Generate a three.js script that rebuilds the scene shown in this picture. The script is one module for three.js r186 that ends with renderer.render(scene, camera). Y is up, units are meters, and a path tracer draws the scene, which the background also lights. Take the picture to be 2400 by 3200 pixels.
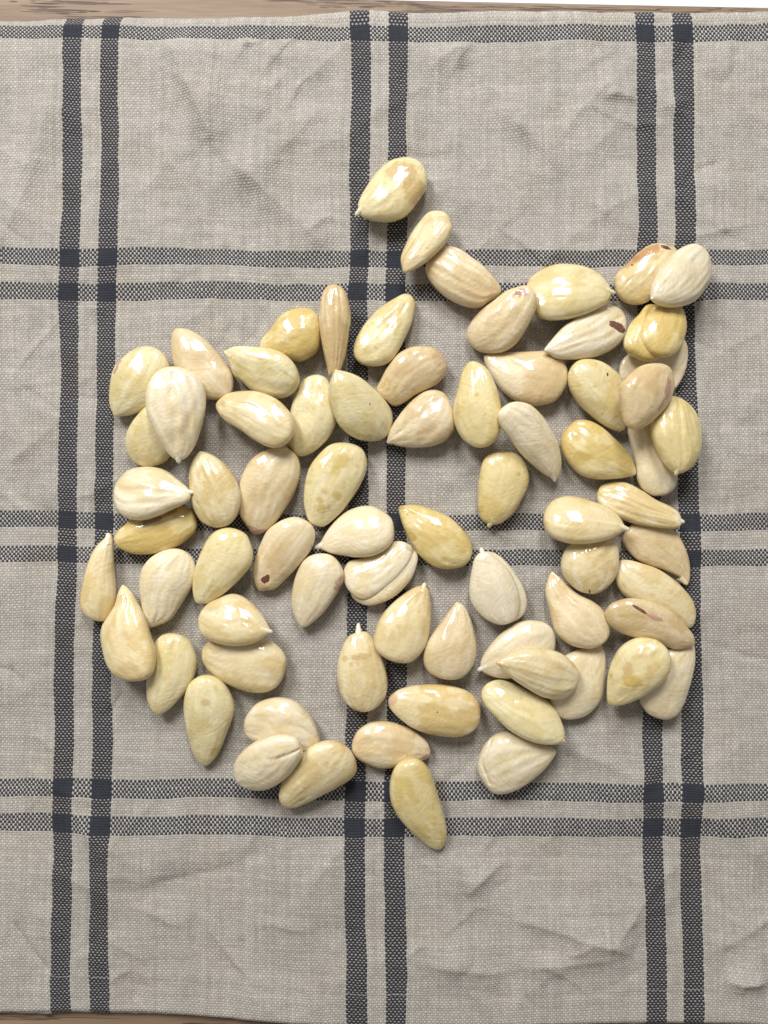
import * as THREE from 'three';
import { RectAreaLightUniformsLib } from 'three/addons/lights/RectAreaLightUniformsLib.js';
import { ImprovedNoise } from 'three/addons/math/ImprovedNoise.js';

// ---------------------------------------------------------------- camera, light, exposure
// Photo pixels are given on a 1659 x 2212 copy; one of them is 0.141 mm on the towel. Working unit: millimetres.
const PW = 1659, PH = 2212, S = 0.141, FOV = 66, TILT = 0.031;
const DIST = (PH / 2) * S / Math.tan(FOV * Math.PI / 360);
const scene = new THREE.Scene();
const camera = new THREE.PerspectiveCamera(FOV, PW / PH, 0.01, 20);
camera.position.set(0, DIST * Math.cos(TILT), DIST * Math.sin(TILT)).multiplyScalar(0.001);
camera.up.set(0, 0, -1); camera.lookAt(0, 0, 0); camera.updateMatrixWorld(true);
scene.background = new THREE.Color().setRGB(0.205, 0.197, 0.19);            // dim walls and ceiling of the room, all round
RectAreaLightUniformsLib.init();
function windowLight(x, y, z, w, h, power, c) {
  const l = new THREE.RectAreaLight(new THREE.Color().setRGB(...c), power, w, h);
  l.position.set(x, y, z); l.lookAt(0, 0, 0); l.castShadow = true; scene.add(l);
}
windowLight(-0.46, 0.76, -0.64, 0.24, 0.42, 25, [0.985, 0.985, 1.0]);      // the two casements of a daylight window beyond the far edge of the table
windowLight(0.06, 0.76, -0.78, 0.20, 0.42, 24, [0.985, 0.985, 1.0]);
const renderer = new THREE.WebGLRenderer({ antialias: true });
renderer.toneMapping = THREE.LinearToneMapping;
renderer.toneMappingExposure = 1.12;
renderer.shadowMap.enabled = true;

// ---------------------------------------------------------------- helpers
const noise = new ImprovedNoise();
const N = (x, y, z = 0) => noise.noise(x + 31.7, y + 11.3, z + 5.1);
const fbm = (x, y, z, o = 4) => { let a = 0, k = 1; for (let i = 0; i < o; i++) { a += N(x, y, z + i * 7.3) * k; x *= 2.03; y *= 2.03; k *= 0.5; } return a; };
const clamp = (v, a, b) => Math.min(b, Math.max(a, v));
const sstep = (a, b, v) => { const t = clamp((v - a) / (b - a), 0, 1); return t * t * (3 - 2 * t); };
const mix = (a, b, t) => a + (b - a) * t;
function rng(seed) { let s = (seed * 2654435761) >>> 0 || 1; return () => { s ^= s << 13; s >>>= 0; s ^= s >>> 17; s ^= s << 5; s >>>= 0; return s / 4294967296; }; }
const lin = (r, g, b) => { const c = new THREE.Color().setRGB(r / 255, g / 255, b / 255, THREE.SRGBColorSpace); return [c.r, c.g, c.b]; };
// a pixel as a ray; hit(plane point p, plane normal n)
const camP = camera.position.clone().multiplyScalar(1000);
const tanV = Math.tan(FOV * Math.PI / 360), cq = camera.quaternion;
const ray = (px, py) => new THREE.Vector3((px / PW * 2 - 1) * tanV * PW / PH, (1 - py / PH * 2) * tanV, -1).applyQuaternion(cq);
function hit(px, py, p, n) { const d = ray(px, py); return d.multiplyScalar(p.clone().sub(camP).dot(n) / d.dot(n)).add(camP); }
const UPV = new THREE.Vector3(0, 1, 0), ZERO = new THREE.Vector3();
const ground = (px, py, y = 0) => hit(px, py, new THREE.Vector3(0, y, 0), UPV);
const interp = (ks, vs, x) => {
  let i = 0; while (i < ks.length - 2 && x > ks[i + 1]) i++;
  return vs[i] + (vs[i + 1] - vs[i]) * (x - ks[i]) / (ks[i + 1] - ks[i]);
};
function geo(pos, idx, uv, col) {
  const g = new THREE.BufferGeometry();
  g.setAttribute('position', new THREE.Float32BufferAttribute(pos, 3));
  if (uv) g.setAttribute('uv', new THREE.Float32BufferAttribute(uv, 2));
  if (col) g.setAttribute('color', new THREE.Float32BufferAttribute(col, 3));
  g.setIndex(idx); g.computeVertexNormals(); return g;
}
function mesh(name, g, m, parent) { const o = new THREE.Mesh(g, m); o.name = name; o.castShadow = o.receiveShadow = true; parent.add(o); return o; }
function texture(w, h, f, srgb = false) {
  const d = new Uint8Array(w * h * 4), c = [0, 0, 0];
  for (let y = 0, k = 0; y < h; y++) for (let x = 0; x < w; x++, k += 4) { f(x, y, c); d[k] = c[0]; d[k + 1] = c[1]; d[k + 2] = c[2]; d[k + 3] = 255; }
  const t = new THREE.DataTexture(d, w, h); t.wrapS = t.wrapT = THREE.RepeatWrapping; t.magFilter = THREE.LinearFilter; t.minFilter = THREE.LinearMipmapLinearFilter; t.generateMipmaps = true;
  if (srgb) t.colorSpace = THREE.SRGBColorSpace; t.needsUpdate = true; return t;
}

// ---------------------------------------------------------------- wooden table
const TABLE_Y = -2.6;
{
  const W = 2048, H = 1024, mm = 320, mh = 160, grain = new Float32Array(W * H);
  const r = rng(77), pore = new Float32Array(W * H);
  for (let k = 0; k < 14000; k++) {                                            // short dark pores running with the grain
    const patch = N(r() * 40, k * 0.01); let x = r() * W, y = r() * H;
    if (N(x / W * 5, y / H * 14, 3) < -0.05 + patch * 0.1) continue;
    const len = 14 + r() * r() * 150, wd = 0.35 + r() * 0.9, dark = 0.35 + r() * 0.65, sl = (r() - 0.5) * 0.03;
    for (let i = 0; i < len; i++) { const e = Math.sin(Math.PI * i / len), ww = wd * e;
      for (let j = -3; j <= 3; j++) { const a = clamp(ww - Math.abs(j) + 0.5, 0, 1) * dark; if (a <= 0) continue;
        const q = (((Math.round(y + sl * i) + j + H) % H) * W + (Math.round(x + i) % W)); pore[q] = Math.max(pore[q], a); } }
  }
  for (let y = 0; y < H; y++) for (let x = 0; x < W; x++) { const u = x / W, v = y / H;
    grain[y * W + x] = 0.5 + 0.5 * N(u * 3, v * 60 + 2 * N(u * 4, v * 3, 9), 1) + 0.3 * N(u * 30, v * 260, 2) + 0.5 * N(u * 2.2, v * 9, 6); }
  const A = [160, 138, 112], B = [122, 99, 77], P = [62, 45, 36];
  const map = texture(W, H, (x, y, c) => { const g = clamp(grain[y * W + x], 0, 1), p = pore[y * W + x]; for (let k = 0; k < 3; k++) c[k] = mix(mix(B[k], A[k], g), P[k], p * 0.95); }, true);
  const bump = texture(W, H, (x, y, c) => { c[0] = c[1] = c[2] = 200 - pore[y * W + x] * 150 + (grain[y * W + x] - 0.5) * 20; });
  const m = new THREE.MeshPhysicalMaterial({ map, bumpMap: bump, bumpScale: 0.0002, roughness: 0.6 });
  const t = new THREE.Group(); t.name = 'table'; t.userData = { kind: 'structure', label: 'wooden table top with short dark grain pores', category: 'table' };
  scene.add(t);
  // the board ends at a straight edge that runs a little downhill in the photo; beyond it lies a white painted board
  const a = ground(880, -1, TABLE_Y), b = ground(1659, 15, TABLE_Y), ang = Math.atan2(b.z - a.z, b.x - a.x);
  const dir = new THREE.Vector3(Math.cos(ang), 0, Math.sin(ang)), back = new THREE.Vector3(Math.sin(ang), 0, -Math.cos(ang));
  const P3 = (u, v, y) => a.clone().addScaledVector(dir, u).addScaledVector(back, v).setY(y).multiplyScalar(0.001);
  function slab(u0, u1, v0, v1, y0, y1, bev) {                                 // a board with a rounded edge all round
    const prof = [[0, y0], [0, y1 - bev], [bev * 0.3, y1 - bev * 0.3], [bev, y1]], pos = [], uv = [], idx = [];
    prof.forEach(([i, y]) => { [[u0 + i, v0 + i], [u1 - i, v0 + i], [u1 - i, v1 - i], [u0 + i, v1 - i]].forEach(([u, v]) => { const p = P3(u, v, y); pos.push(p.x, p.y, p.z); uv.push(u / mm, (v + y) / mh); }); });
    for (let k = 0; k < 3; k++) for (let e = 0; e < 4; e++) { const q = k * 4 + e, n = k * 4 + (e + 1) % 4; idx.push(q, n, q + 4, n, n + 4, q + 4); }
    idx.push(12, 13, 14, 12, 14, 15, 0, 2, 1, 0, 3, 2);
    const g = geo(pos, idx, uv).toNonIndexed(); g.computeVertexNormals(); return g;
  }
  mesh('table_top', slab(-330, 330, -420, -0.3, TABLE_Y - 22, TABLE_Y, 0.25), m, t);
  const wm = new THREE.MeshPhysicalMaterial({ color: new THREE.Color().setRGB(0.84, 0.86, 0.87), roughness: 0.5, bumpMap: texture(256, 256, (x, y, c) => { c[0] = c[1] = c[2] = 128 + 90 * N(x / 9, y / 9, 4) ; }), bumpScale: 0.0001 });
  const w = mesh('white_board', slab(-330, 330, -0.2, 90, TABLE_Y - 22, TABLE_Y - 0.25, 0.15), wm, scene);
  w.userData = { label: 'white painted board along the far edge of the wooden table', category: 'board' };
}

// ---------------------------------------------------------------- the tea towel: heights, threads, mesh
const creases = [ // polyline in photo pixels, height mm, half width mm, one-sidedness
  [[[345, 70], [372, 110], [420, 215], [470, 325], [545, 390], [640, 475], [720, 545]], 1.1, 6.0, 0.5],
  [[[330, 300], [385, 370], [430, 465], [445, 520]], 0.35, 2.6, 0.2],
  [[[120, 160], [90, 300], [20, 430]], 0.3, 2.6, 0.2],
  [[[590, 345], [640, 300], [700, 230]], 0.3, 2.4, 0.1],
  [[[245, 1945], [330, 1915], [480, 1880], [610, 1820]], -0.35, 4.0, 0.6],
  [[[1004, 1935], [1030, 1905], [1062, 1880], [1100, 1850]], 0.45, 1.7, 0.3],
  [[[1080, 1975], [1200, 2005], [1330, 2043], [1370, 2060]], 0.55, 2.6, 0.5],
  [[[880, 2075], [960, 2085], [1050, 2098], [1190, 2080], [1370, 2062]], 0.55, 3.6, 0.7],
  [[[1560, 2110], [1600, 2120], [1660, 2112]], 0.6, 2.2, 0.3],
  [[[1515, 2070], [1620, 2010], [1680, 1960]], 0.4, 2.5, 0.2],
  [[[1060, 225], [1150, 300], [1230, 370]], 0.45, 4.0, 0.3],
  [[[1290, 220], [1330, 200], [1380, 228]], 0.16, 2.4, 0.3],
  [[[890, 190], [960, 120], [1010, 95]], 0.3, 2.5, 0.2],
  [[[1100, 1640], [1200, 1600], [1330, 1660]], 0.3, 3.0, 0.2],
  [[[20, 1000], [70, 960], [140, 900]], 0.25, 1.6, 0.2],
  [[[1250, 1715], [1400, 1700], [1560, 1780], [1670, 1880]], 0.3, 3.0, 0.3],
].map(([p, h, w, o]) => ({ p: p.map(([x, y]) => ground(x, y)), h: h * 1.4, w: w * 1.25, o }));
{ // many small random creases of crumpled linen besides the big ones
  const r = rng(41);
  for (let k = 0; k < 340; k++) {
    const x = (r() - 0.5) * 250, z = (r() - 0.5) * 320, a = (r() < 0.75 ? (r() < 0.5 ? 0.75 : -0.75) : r() < 0.5 ? 0.1 : 1.45) + (r() - 0.5) * 0.7, L = 7 + r() * r() * 38, bend = (r() - 0.5) * 0.5;
    const P = [-1, -0.33, 0.33, 1].map((t) => ({ x: x + Math.cos(a) * L * t / 2 - Math.sin(a) * bend * L * t * t / 2 + (r() - 0.5) * 2, z: z + Math.sin(a) * L * t / 2 + Math.cos(a) * bend * L * t * t / 2 + (r() - 0.5) * 2 }));
    creases.push({ p: P, h: (r() < 0.6 ? 1 : -1) * (0.07 + 0.16 * r()), w: 0.6 + r() * 1.7, o: (r() - 0.3) * 0.9 });
  }
}
for (const c of creases) { const m = c.w * 14; c.x0 = Math.min(...c.p.map((q) => q.x)) - m; c.x1 = Math.max(...c.p.map((q) => q.x)) + m; c.z0 = Math.min(...c.p.map((q) => q.z)) - m; c.z1 = Math.max(...c.p.map((q) => q.z)) + m; }
function creaseHeight(x, z) {
  let s = 0; const wob = 1 + 0.4 * N(x * 0.06, z * 0.06, 20) + 0.2 * N(x * 0.2, z * 0.2, 21), amp = 1 + 0.7 * N(x * 0.07, z * 0.07, 22);
  for (const c of creases) {
    if (x < c.x0 || x > c.x1 || z < c.z0 || z > c.z1) continue;
    let best = 1e9, side = 0, along = 0; const n = c.p.length - 1;
    for (let i = 0; i < n; i++) {
      const a = c.p[i], b = c.p[i + 1], dx = b.x - a.x, dz = b.z - a.z, t = clamp(((x - a.x) * dx + (z - a.z) * dz) / (dx * dx + dz * dz), 0, 1);
      const ex = x - a.x - dx * t, ez = z - a.z - dz * t, d = ex * ex + ez * ez;
      if (d < best) { best = d; side = Math.sign(dx * ez - dz * ex); along = (i + t) / n; }
    }
    const d = (Math.sqrt(best + 0.2) - 0.44) / (c.w * wob), w = (side > 0) === (c.h > 0) ? 1 - 0.35 * c.o : 1.6 + 1.6 * c.o;
    s += 2.5 * amp * c.h * Math.exp(-d / w) * Math.min(1, 0.02 + 4.6 * along * (1 - along));   // a crisp ridge line between two banks
  }
  return s;
}
function wrinkleAt(x, z) {
  const wx = x + 7 * N(x * 0.02, z * 0.02, 40), wz = z + 7 * N(x * 0.02, z * 0.02, 50);
  const broad = 1.7 * N(wx * 0.018, wz * 0.018, 1) ;
  const rd = (a, f, k, s) => { const u = wx * Math.cos(a) + wz * Math.sin(a), v = -wx * Math.sin(a) + wz * Math.cos(a); const n = 1 - Math.abs(N(u * f, v * f * k, s)) * 2.2; return n * n * Math.sign(n) ; };
  const mask = sstep(-0.25, 0.35, N(x * 0.018, z * 0.018, 60)), mask2 = sstep(-0.25, 0.35, N(x * 0.018, z * 0.018, 70));
  return broad + mask * 0.6 * rd(0.75, 0.05, 0.4, 2) + mask2 * 0.56 * rd(-0.7, 0.055, 0.4, 3) + 0.52 * fbm(wx * 0.06, wz * 0.06, 4, 3) + 0.07 * N(x * 0.3, z * 0.3, 8) + creaseHeight(x, z);
}
const WG = 0.5, WX0 = -140, WZ0 = -180, WW = 560, WH = 720, wgrid = new Float32Array(WW * WH);
for (let j = 0; j < WH; j++) for (let i = 0; i < WW; i++) wgrid[j * WW + i] = wrinkleAt(WX0 + i * WG, WZ0 + j * WG);
function wrinkle(x, z) {
  const fx = clamp((x - WX0) / WG, 0, WW - 2), fz = clamp((z - WZ0) / WG, 0, WH - 2), i = Math.floor(fx), j = Math.floor(fz), k = j * WW + i;
  return mix(mix(wgrid[k], wgrid[k + 1], fx - i), mix(wgrid[k + WW], wgrid[k + WW + 1], fx - i), fz - j);
}
// stripes: thread counts and where they lie in the photo (near the far edge, near the close edge)
const UK = [], XT = [], XB = [];
{ const cnt = [0, 10, 9, 10, 113, 10, 9, 10, 113, 10, 9, 10]; let u = 0;
  const top = [136, 176, 218, 257, 757, 799, 839, 879, 1377, 1418, 1456, 1499], bot = [110, 153, 193, 235, 746, 790, 831, 876, 1393, 1436, 1474, 1519];
  cnt.forEach((c, i) => { u += c; UK.push(u); XT.push(ground(top[i], 150).x); XB.push(ground(bot[i], 2075).x); }); }
const ZT = ground(829, 150).z, ZB = ground(829, 2075).z;
const U0 = -42, U1 = UK[11] + 48;
const ext = (ks, vs, x) => x < ks[0] ? vs[0] + (x - ks[0]) * 0.635 : x > ks[ks.length - 1] ? vs[vs.length - 1] + (x - ks[ks.length - 1]) * 0.635 : interp(ks, vs, x);
const isWarpNavy = (m) => (m >= UK[0] && m < UK[1]) || (m >= UK[2] && m < UK[3]) || (m >= UK[4] && m < UK[5]) || (m >= UK[6] && m < UK[7]) || (m >= UK[8] && m < UK[9]) || (m >= UK[10] && m < UK[11]);
const VK = [0, 5, 12, 99, 106, 113, 120, 209, 216, 223, 230, 319, 326, 333, 340, 417];
const edgeX = [-80, 0, 180, 260, 400, 550, 660, 757, 800, 880, 1000, 1105, 1400, 1659, 1740], edgeTop = [47, 46, 42, 39, 38, 40, 33, 22, 21, 28, 27, 26, 26, 26, 26];
const edgeBX = [-80, 0, 200, 330, 440, 550, 650, 800, 1000, 1230, 1290, 1450, 1600, 1659, 1740], edgeBot = [2186, 2186, 2186, 2188, 2196, 2205, 2213, 2219, 2219, 2214, 2210, 2210, 2211, 2216, 2218];
const rows = [[52, 57, 48], [82, 92, 87], [535, 541, 539], [571, 576, 573], [608, 612, 612], [646, 649, 648], [1105, 1110, 1109], [1141, 1146, 1145], [1180, 1187, 1186], [1214, 1221, 1222], [1683, 1687, 1692], [1721, 1728, 1729], [1758, 1766, 1765], [1796, 1806, 1805]];
const rowAt = (r, px) => { const t = px / 829.5 - 1; return r[0] * t * (t - 1) / 2 + r[1] * (1 - t * t) + r[2] * t * (t + 1) / 2; };
const smoothEdge = (ks, vs, x) => (interp(ks, vs, x - 25) + interp(ks, vs, x) + interp(ks, vs, x + 25)) / 3;
const ZKcache = new Map();
function zKnots(px) {                                                         // z of every weft knot on the photo column px
  const k = Math.round(px); let a = ZKcache.get(k); if (a) return a;
  const y = [smoothEdge(edgeX, edgeTop, px), ...rows.map((r) => rowAt(r, px)), smoothEdge(edgeBX, edgeBot, px)];
  y[0] -= 10; y[15] += 4; y[1] = Math.max(y[1], y[0] + 8);
  a = y.map((v) => ground(829, v).z); ZKcache.set(k, a); return a;
}
const EDGE_TOP_Z = (x) => zKnots(x / S + 829)[0], EDGE_BOT_Z = (x) => zKnots(x / S + 829)[15];
function clothHeight(x, z) {
  const a = z - EDGE_TOP_Z(x), b = EDGE_BOT_Z(x) - z;
  let h = wrinkle(x, z);
  h = mix(-0.5 + 0.35 * h, h, sstep(0, 14, a)) * mix(0.4, 1, sstep(0, 10, b));
  h -= 2.0 * Math.pow(1 - clamp(a / 4.5, 0, 1), 2.4) + 0.9 * Math.pow(1 - clamp(b / 1.6, 0, 1), 2.2);
  return Math.max(h, TABLE_Y + 0.25);
}
const warpPos = (u, v) => {                                                   // thread numbers -> place on the table
  let z = interp(VK, zKnots(829), v);
  let x = mix(ext(UK, XT, u), ext(UK, XB, u), (z - ZT) / (ZB - ZT));
  z = interp(VK, zKnots(x / S + 829), v);
  x += 0.9 * N(u * 0.02, v * 0.018, 80) + 0.4 * N(u * 0.05, v * 0.06, 81) + 0.17 * N(u * 0.83, v * 0.21, 82); z += 0.7 * N(u * 0.02, v * 0.02, 90) + 0.4 * N(u * 0.06, v * 0.04, 91) + 0.17 * N(u * 0.21, v * 0.83, 92);
  return [x, z];
};
{
  // weave tiles, 16 x 16 threads; beige weft darkened to paint in the shade of the gaps, fibres vary
  const T = 512, K = 16, P = T / K, yr = rng(5), yw = [], yv = []; for (let i = 0; i < K; i++) { yw.push(0.9 + yr() * 0.2); yv.push(0.88 + yr() * 0.24); }
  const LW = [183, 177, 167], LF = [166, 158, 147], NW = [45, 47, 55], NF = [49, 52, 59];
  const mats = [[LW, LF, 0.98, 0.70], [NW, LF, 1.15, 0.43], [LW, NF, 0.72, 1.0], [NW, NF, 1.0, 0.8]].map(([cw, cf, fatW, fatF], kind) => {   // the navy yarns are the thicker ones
    const hgt = new Float32Array(T * T), who = new Uint8Array(T * T), fib = new Float32Array(T * T); let lo = 1e9, hi = -1e9;
    for (let y = 0; y < T; y++) for (let x = 0; x < T; x++) {
      const m = Math.floor(x / P), n = Math.floor(y / P), a = (x / P - m - 0.5) * 2, b = (y / P - n - 0.5) * 2, over = (m + n) % 2 ? -1 : 1;
      const wob = 0.16 * N(x * 0.02, y * 0.02, 3 + kind), ca = clamp((a + wob) / (fatW * yw[m]), -1, 1), cb = clamp((b + wob) / (fatF * yv[n]), -1, 1);
      const hw = over * Math.cos(b * Math.PI / 2) * 0.75 + fatW * Math.sqrt(1 - ca * ca) + 0.1;       // warp yarn
      const hv = -over * Math.cos(a * Math.PI / 2) * 0.75 + fatF * 1.1 * Math.sqrt(1 - cb * cb);      // weft yarn
      const q = y * T + x, w = hw > hv, al = w ? y : x, ac = w ? x : y; who[q] = w ? 1 : 0; hgt[q] = Math.max(hw, hv); lo = Math.min(lo, hgt[q]); hi = Math.max(hi, hgt[q]);
      fib[q] = 0.55 * N((ac + al * 0.35) * 0.42, al * 0.05, w ? 11 : 12) + 0.4 * N(ac * 0.12, al * 0.1, w ? 13 : 14) + 0.45 * N(m * 3.7 + (w ? 0 : 50), n * 2.9, 15);
    }
    const bump = texture(T, T, (x, y, c) => { const q = y * T + x; c[0] = c[1] = c[2] = clamp(255 * ((hgt[q] - lo) / (hi - lo) * 0.86 + 0.07 + 0.06 * fib[q]), 0, 255); });
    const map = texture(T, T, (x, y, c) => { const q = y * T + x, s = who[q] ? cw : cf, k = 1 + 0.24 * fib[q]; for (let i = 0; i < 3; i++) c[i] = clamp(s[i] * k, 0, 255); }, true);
    return new THREE.MeshPhysicalMaterial({ map, bumpMap: bump, bumpScale: 0.00026, roughness: 0.92, sheen: 0.2, sheenRoughness: 0.6, sheenColor: new THREE.Color(0.5, 0.5, 0.5), vertexColors: true, side: THREE.DoubleSide });
  });
  const V0 = -7, V1 = VK[15] + 4, nu = (U1 - U0) * 2 + 1, nv = (V1 - V0) * 2 + 1;
  const pos = new Float32Array(nu * nv * 3), uv = new Float32Array(nu * nv * 2), col = new Float32Array(nu * nv * 3);
  const r = rng(9), tu = [], tv = []; for (let i = 0; i <= U1 - U0 + 1; i++) tu.push(1 + (r() - 0.5) * 0.2); for (let i = 0; i <= V1 - V0 + 1; i++) tv.push(1 + (r() - 0.5) * 0.2);
  for (let j = 0; j < nv; j++) for (let i = 0; i < nu; i++) {
    const u = U0 + i / 2, v = V0 + j / 2, vc = clamp(v, 0, VK[15]);
    let [x, z] = warpPos(u, vc), y = clothHeight(x, z);
    if (v < 0) { const d = -v * 0.72; z += 0.25 * d - 0.0; y = Math.max(TABLE_Y + 0.05, y - d * 0.35); z -= 0.5 * Math.sin(Math.min(1, d / 3) * Math.PI); }  // rolls under at the fold
    if (v > VK[15]) { const d = (v - VK[15]) * 0.7; y = Math.max(TABLE_Y + 0.12, y - d * 0.5); z += -0.15 * d; }
    const ci = i & 1, cj = j & 1;
    y += ci && cj ? 0.08 : !ci && !cj ? -0.18 : -0.02;
    const q = j * nu + i, p = 3 * q;
    pos[p] = x * 0.001; pos[p + 1] = y * 0.001; pos[p + 2] = z * 0.001;
    uv[2 * q] = u / K; uv[2 * q + 1] = v / K;
    const slub = 1 + 0.12 * N(u * 0.9, v * 0.04, 30) + 0.11 * N(u * 0.05, v * 0.9, 31) + 0.05 * N(u * 0.03, v * 0.03, 32);
    const k = slub * (tu[Math.floor(i / 2)] + tv[Math.floor(j / 2)]) / 2, st = sstep(0.12, 0.5, fbm(u * 0.035, v * 0.035, 33, 3)) * 0.06; // faint tea-brown marks left in the linen
    col[p] = k; col[p + 1] = k * (1 - 0.35 * st); col[p + 2] = k * (1 - 0.8 * st);
  }
  const by = [[], [], [], []];
  const weftNavy = (n) => [[5, 12], [99, 106], [113, 120], [209, 216], [223, 230], [319, 326], [333, 340]].some(([a, b]) => n >= a && n < b);
  for (let j = 0; j < nv - 1; j++) for (let i = 0; i < nu - 1; i++) {
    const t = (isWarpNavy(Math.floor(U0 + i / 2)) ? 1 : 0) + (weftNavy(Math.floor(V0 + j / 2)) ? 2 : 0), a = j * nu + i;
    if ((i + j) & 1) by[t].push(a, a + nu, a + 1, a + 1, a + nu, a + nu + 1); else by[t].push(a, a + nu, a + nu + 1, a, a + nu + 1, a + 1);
  }
  const idx = new Uint32Array(by.reduce((s, b) => s + b.length, 0)); let at = 0; const groups = [];
  by.forEach((b, k) => { idx.set(b, at); groups.push([at, b.length, k]); at += b.length; });
  const g = new THREE.BufferGeometry();
  g.setAttribute('position', new THREE.BufferAttribute(pos, 3)); g.setAttribute('uv', new THREE.BufferAttribute(uv, 2)); g.setAttribute('color', new THREE.BufferAttribute(col, 3));
  g.setIndex(new THREE.BufferAttribute(idx, 1)); groups.forEach(([a, n, k]) => g.addGroup(a, n, k)); g.computeVertexNormals();
  const towel = new THREE.Group(); towel.name = 'tea_towel'; scene.add(towel);
  towel.userData = { label: 'beige linen tea towel with navy double stripes woven both ways', category: 'tea towel' };
  mesh('linen_cloth', g, mats, towel);
  // hem seam: a line of short pale stitches
  const sp = [], si = [], hemX = [-60, 0, 300, 550, 700, 830, 1100, 1300, 1500, 1700], hemY = [2104, 2105, 2113, 2129, 2140, 2148, 2144, 2141, 2138, 2138], sr = rng(3);
  for (let px = -50; px < 1710; px += 15.5) {
    const n0 = sp.length / 3, L = 12 + sr() * 2.5, jy = (sr() - 0.5) * 1.6;
    for (let k = 0; k <= 4; k++) { const x = px + L * k / 4, p = ground(x, interp(hemX, hemY, x) + jy), y = clothHeight(p.x, p.z) + 0.02 + 0.14 * Math.sin(Math.PI * k / 4), rr = 0.055;
      for (let e = 0; e < 5; e++) { const a = e / 5 * Math.PI * 2; sp.push(p.x * 0.001, (y + rr * Math.sin(a)) * 0.001, (p.z + rr * Math.cos(a)) * 0.001); } }
    for (let k = 0; k < 4; k++) for (let e = 0; e < 5; e++) { const a = n0 + k * 5 + e, b = n0 + k * 5 + (e + 1) % 5; si.push(a, a + 5, b, b, a + 5, b + 5); }
  }
  const seam = mesh('hem_seam', geo(sp, si), new THREE.MeshStandardMaterial({ color: new THREE.Color().setRGB(...lin(186, 181, 173)), roughness: 0.6 }), towel);
  seam.userData = { kind: 'stuff', label: 'line of fine pale stitches along the hem' };
}

// ---------------------------------------------------------------- almonds
const FR = { A: [200, 850, 2.07375], B: [900, 400, 2.07375], C: [1400, 650, 1.84333], D: [900, 1000, 2.07375], E: [200, 1350, 2.07375], F: [850, 1500, 2.07375], G: [1400, 1450, 1.84333], H: [500, 1950, 1.659], I: [1400, 2000, 1.84333], Z: [0, 0, 0.69125] };
const toPhoto = (f, x, y) => { const [ox, oy, k] = FR[f]; return [(ox + x / k) * 0.69125, (oy + y / k) * 0.69125]; };
const TONE = { // kernel colour, colour of the see-through wet patches, colour of the chalky streaks
  w: [[230, 216, 183], [216, 195, 143], [239, 231, 209]], c: [[227, 209, 163], [209, 182, 119], [237, 226, 191]], y: [[225, 206, 148], [208, 180, 102], [235, 221, 172]],
  t: [[218, 195, 150], [201, 171, 115], [230, 212, 175]], p: [[224, 205, 165], [209, 181, 130], [235, 222, 193]], g: [[227, 212, 163], [208, 186, 115], [236, 227, 189]],
};
const ALM = [];
// n, frame, layer, tone, outline (starts at the pointed end), label, options
const al = (n, f, layer, tone, pts, label, o = {}) => ALM.push({ n, f, layer, tone, pts, label, ...o });
al(1, 'A', 0, 'g', [328,932,297,850,300,740,325,630,385,555,470,495,560,483,625,510,668,560,692,640,670,760,600,850,520,895,440,925,380,935], 'pale yellow almond with pinkish edge, half under the largest white almond', { nib: [318,930], sp: 8, rg: .3, skin: [[342,612,14,55,25,'pink']] });
al(2, 'A', 0, 'g', [640,840,560,850,500,895,430,990,400,1080,408,1160,450,1225,520,1260,590,1258,660,1230,715,1150,730,1030,710,920], 'dull cream almond almost hidden beneath the largest white almond', { rg: .1, th: .46 });
al(3, 'A', 1, 'w', [745,1222,690,1190,630,1110,575,1010,540,920,527,820,545,730,600,650,680,615,770,625,850,665,900,730,922,820,915,920,885,1040,850,1130,800,1200], 'largest white almond, lumpy with a blunt nib, lying on top of its neighbours', { nib: [744,1243], nr: 1.15, rg: .55, rk: 5, lump: 2.6, pt: .2 });
al(4, 'A', 0, 'p', [728,366,800,372,880,410,950,470,1010,540,1060,610,1090,660,1098,730,1085,790,1040,820,980,828,915,820,830,770,760,690,712,600,698,510,696,430,708,390], 'tan almond with a soft dent, tucked against the largest white almond', { rg: .2, dents: [[910,590,70,.5]], pt: .4 });
al(5, 'A', 1, 'g', [1042,532,1075,498,1130,483,1230,485,1340,495,1420,525,1490,590,1523,665,1518,730,1480,785,1430,812,1370,818,1290,795,1220,765,1160,715,1110,680,1075,600], 'greenish white almond with a curved seam line, resting against the deep yellow almond', { nib: [1033,524], rg: .35 });
al(6, 'A', 0, 'y', [1268,495,1280,440,1330,380,1390,300,1450,255,1530,233,1600,240,1645,280,1667,367,1660,450,1647,507,1602,547,1542,577,1490,575,1420,560,1340,540,1290,520], 'deep yellow rounded almond beside the slender wood-grained almond', { rg: .15, pt: .9, deep: .8 });
al(7, 'A', 1, 'c', [1000,870,1030,830,1090,795,1180,783,1270,788,1370,825,1440,880,1485,950,1497,1020,1480,1080,1440,1125,1380,1148,1310,1135,1230,1090,1150,1030,1060,975,1015,920], 'cream almond with a notched tip and streaky highlight, overlapping the dented almond', { rg: .6, rk: 6, dents: [[1030,865,24,.6]] });
al(8, 'D', 0, 'g', [62,880,8,820,2,740,10,640,25,550,55,460,100,390,160,358,220,360,270,400,300,500,318,600,312,670,270,755,210,820,150,865,105,882], 'dented greenish cream almond lying under two others, small nib showing', { nib: [45,868], rg: .1, dents: [[120,600,60,.6], [190,470,50,.3]] });
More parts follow.
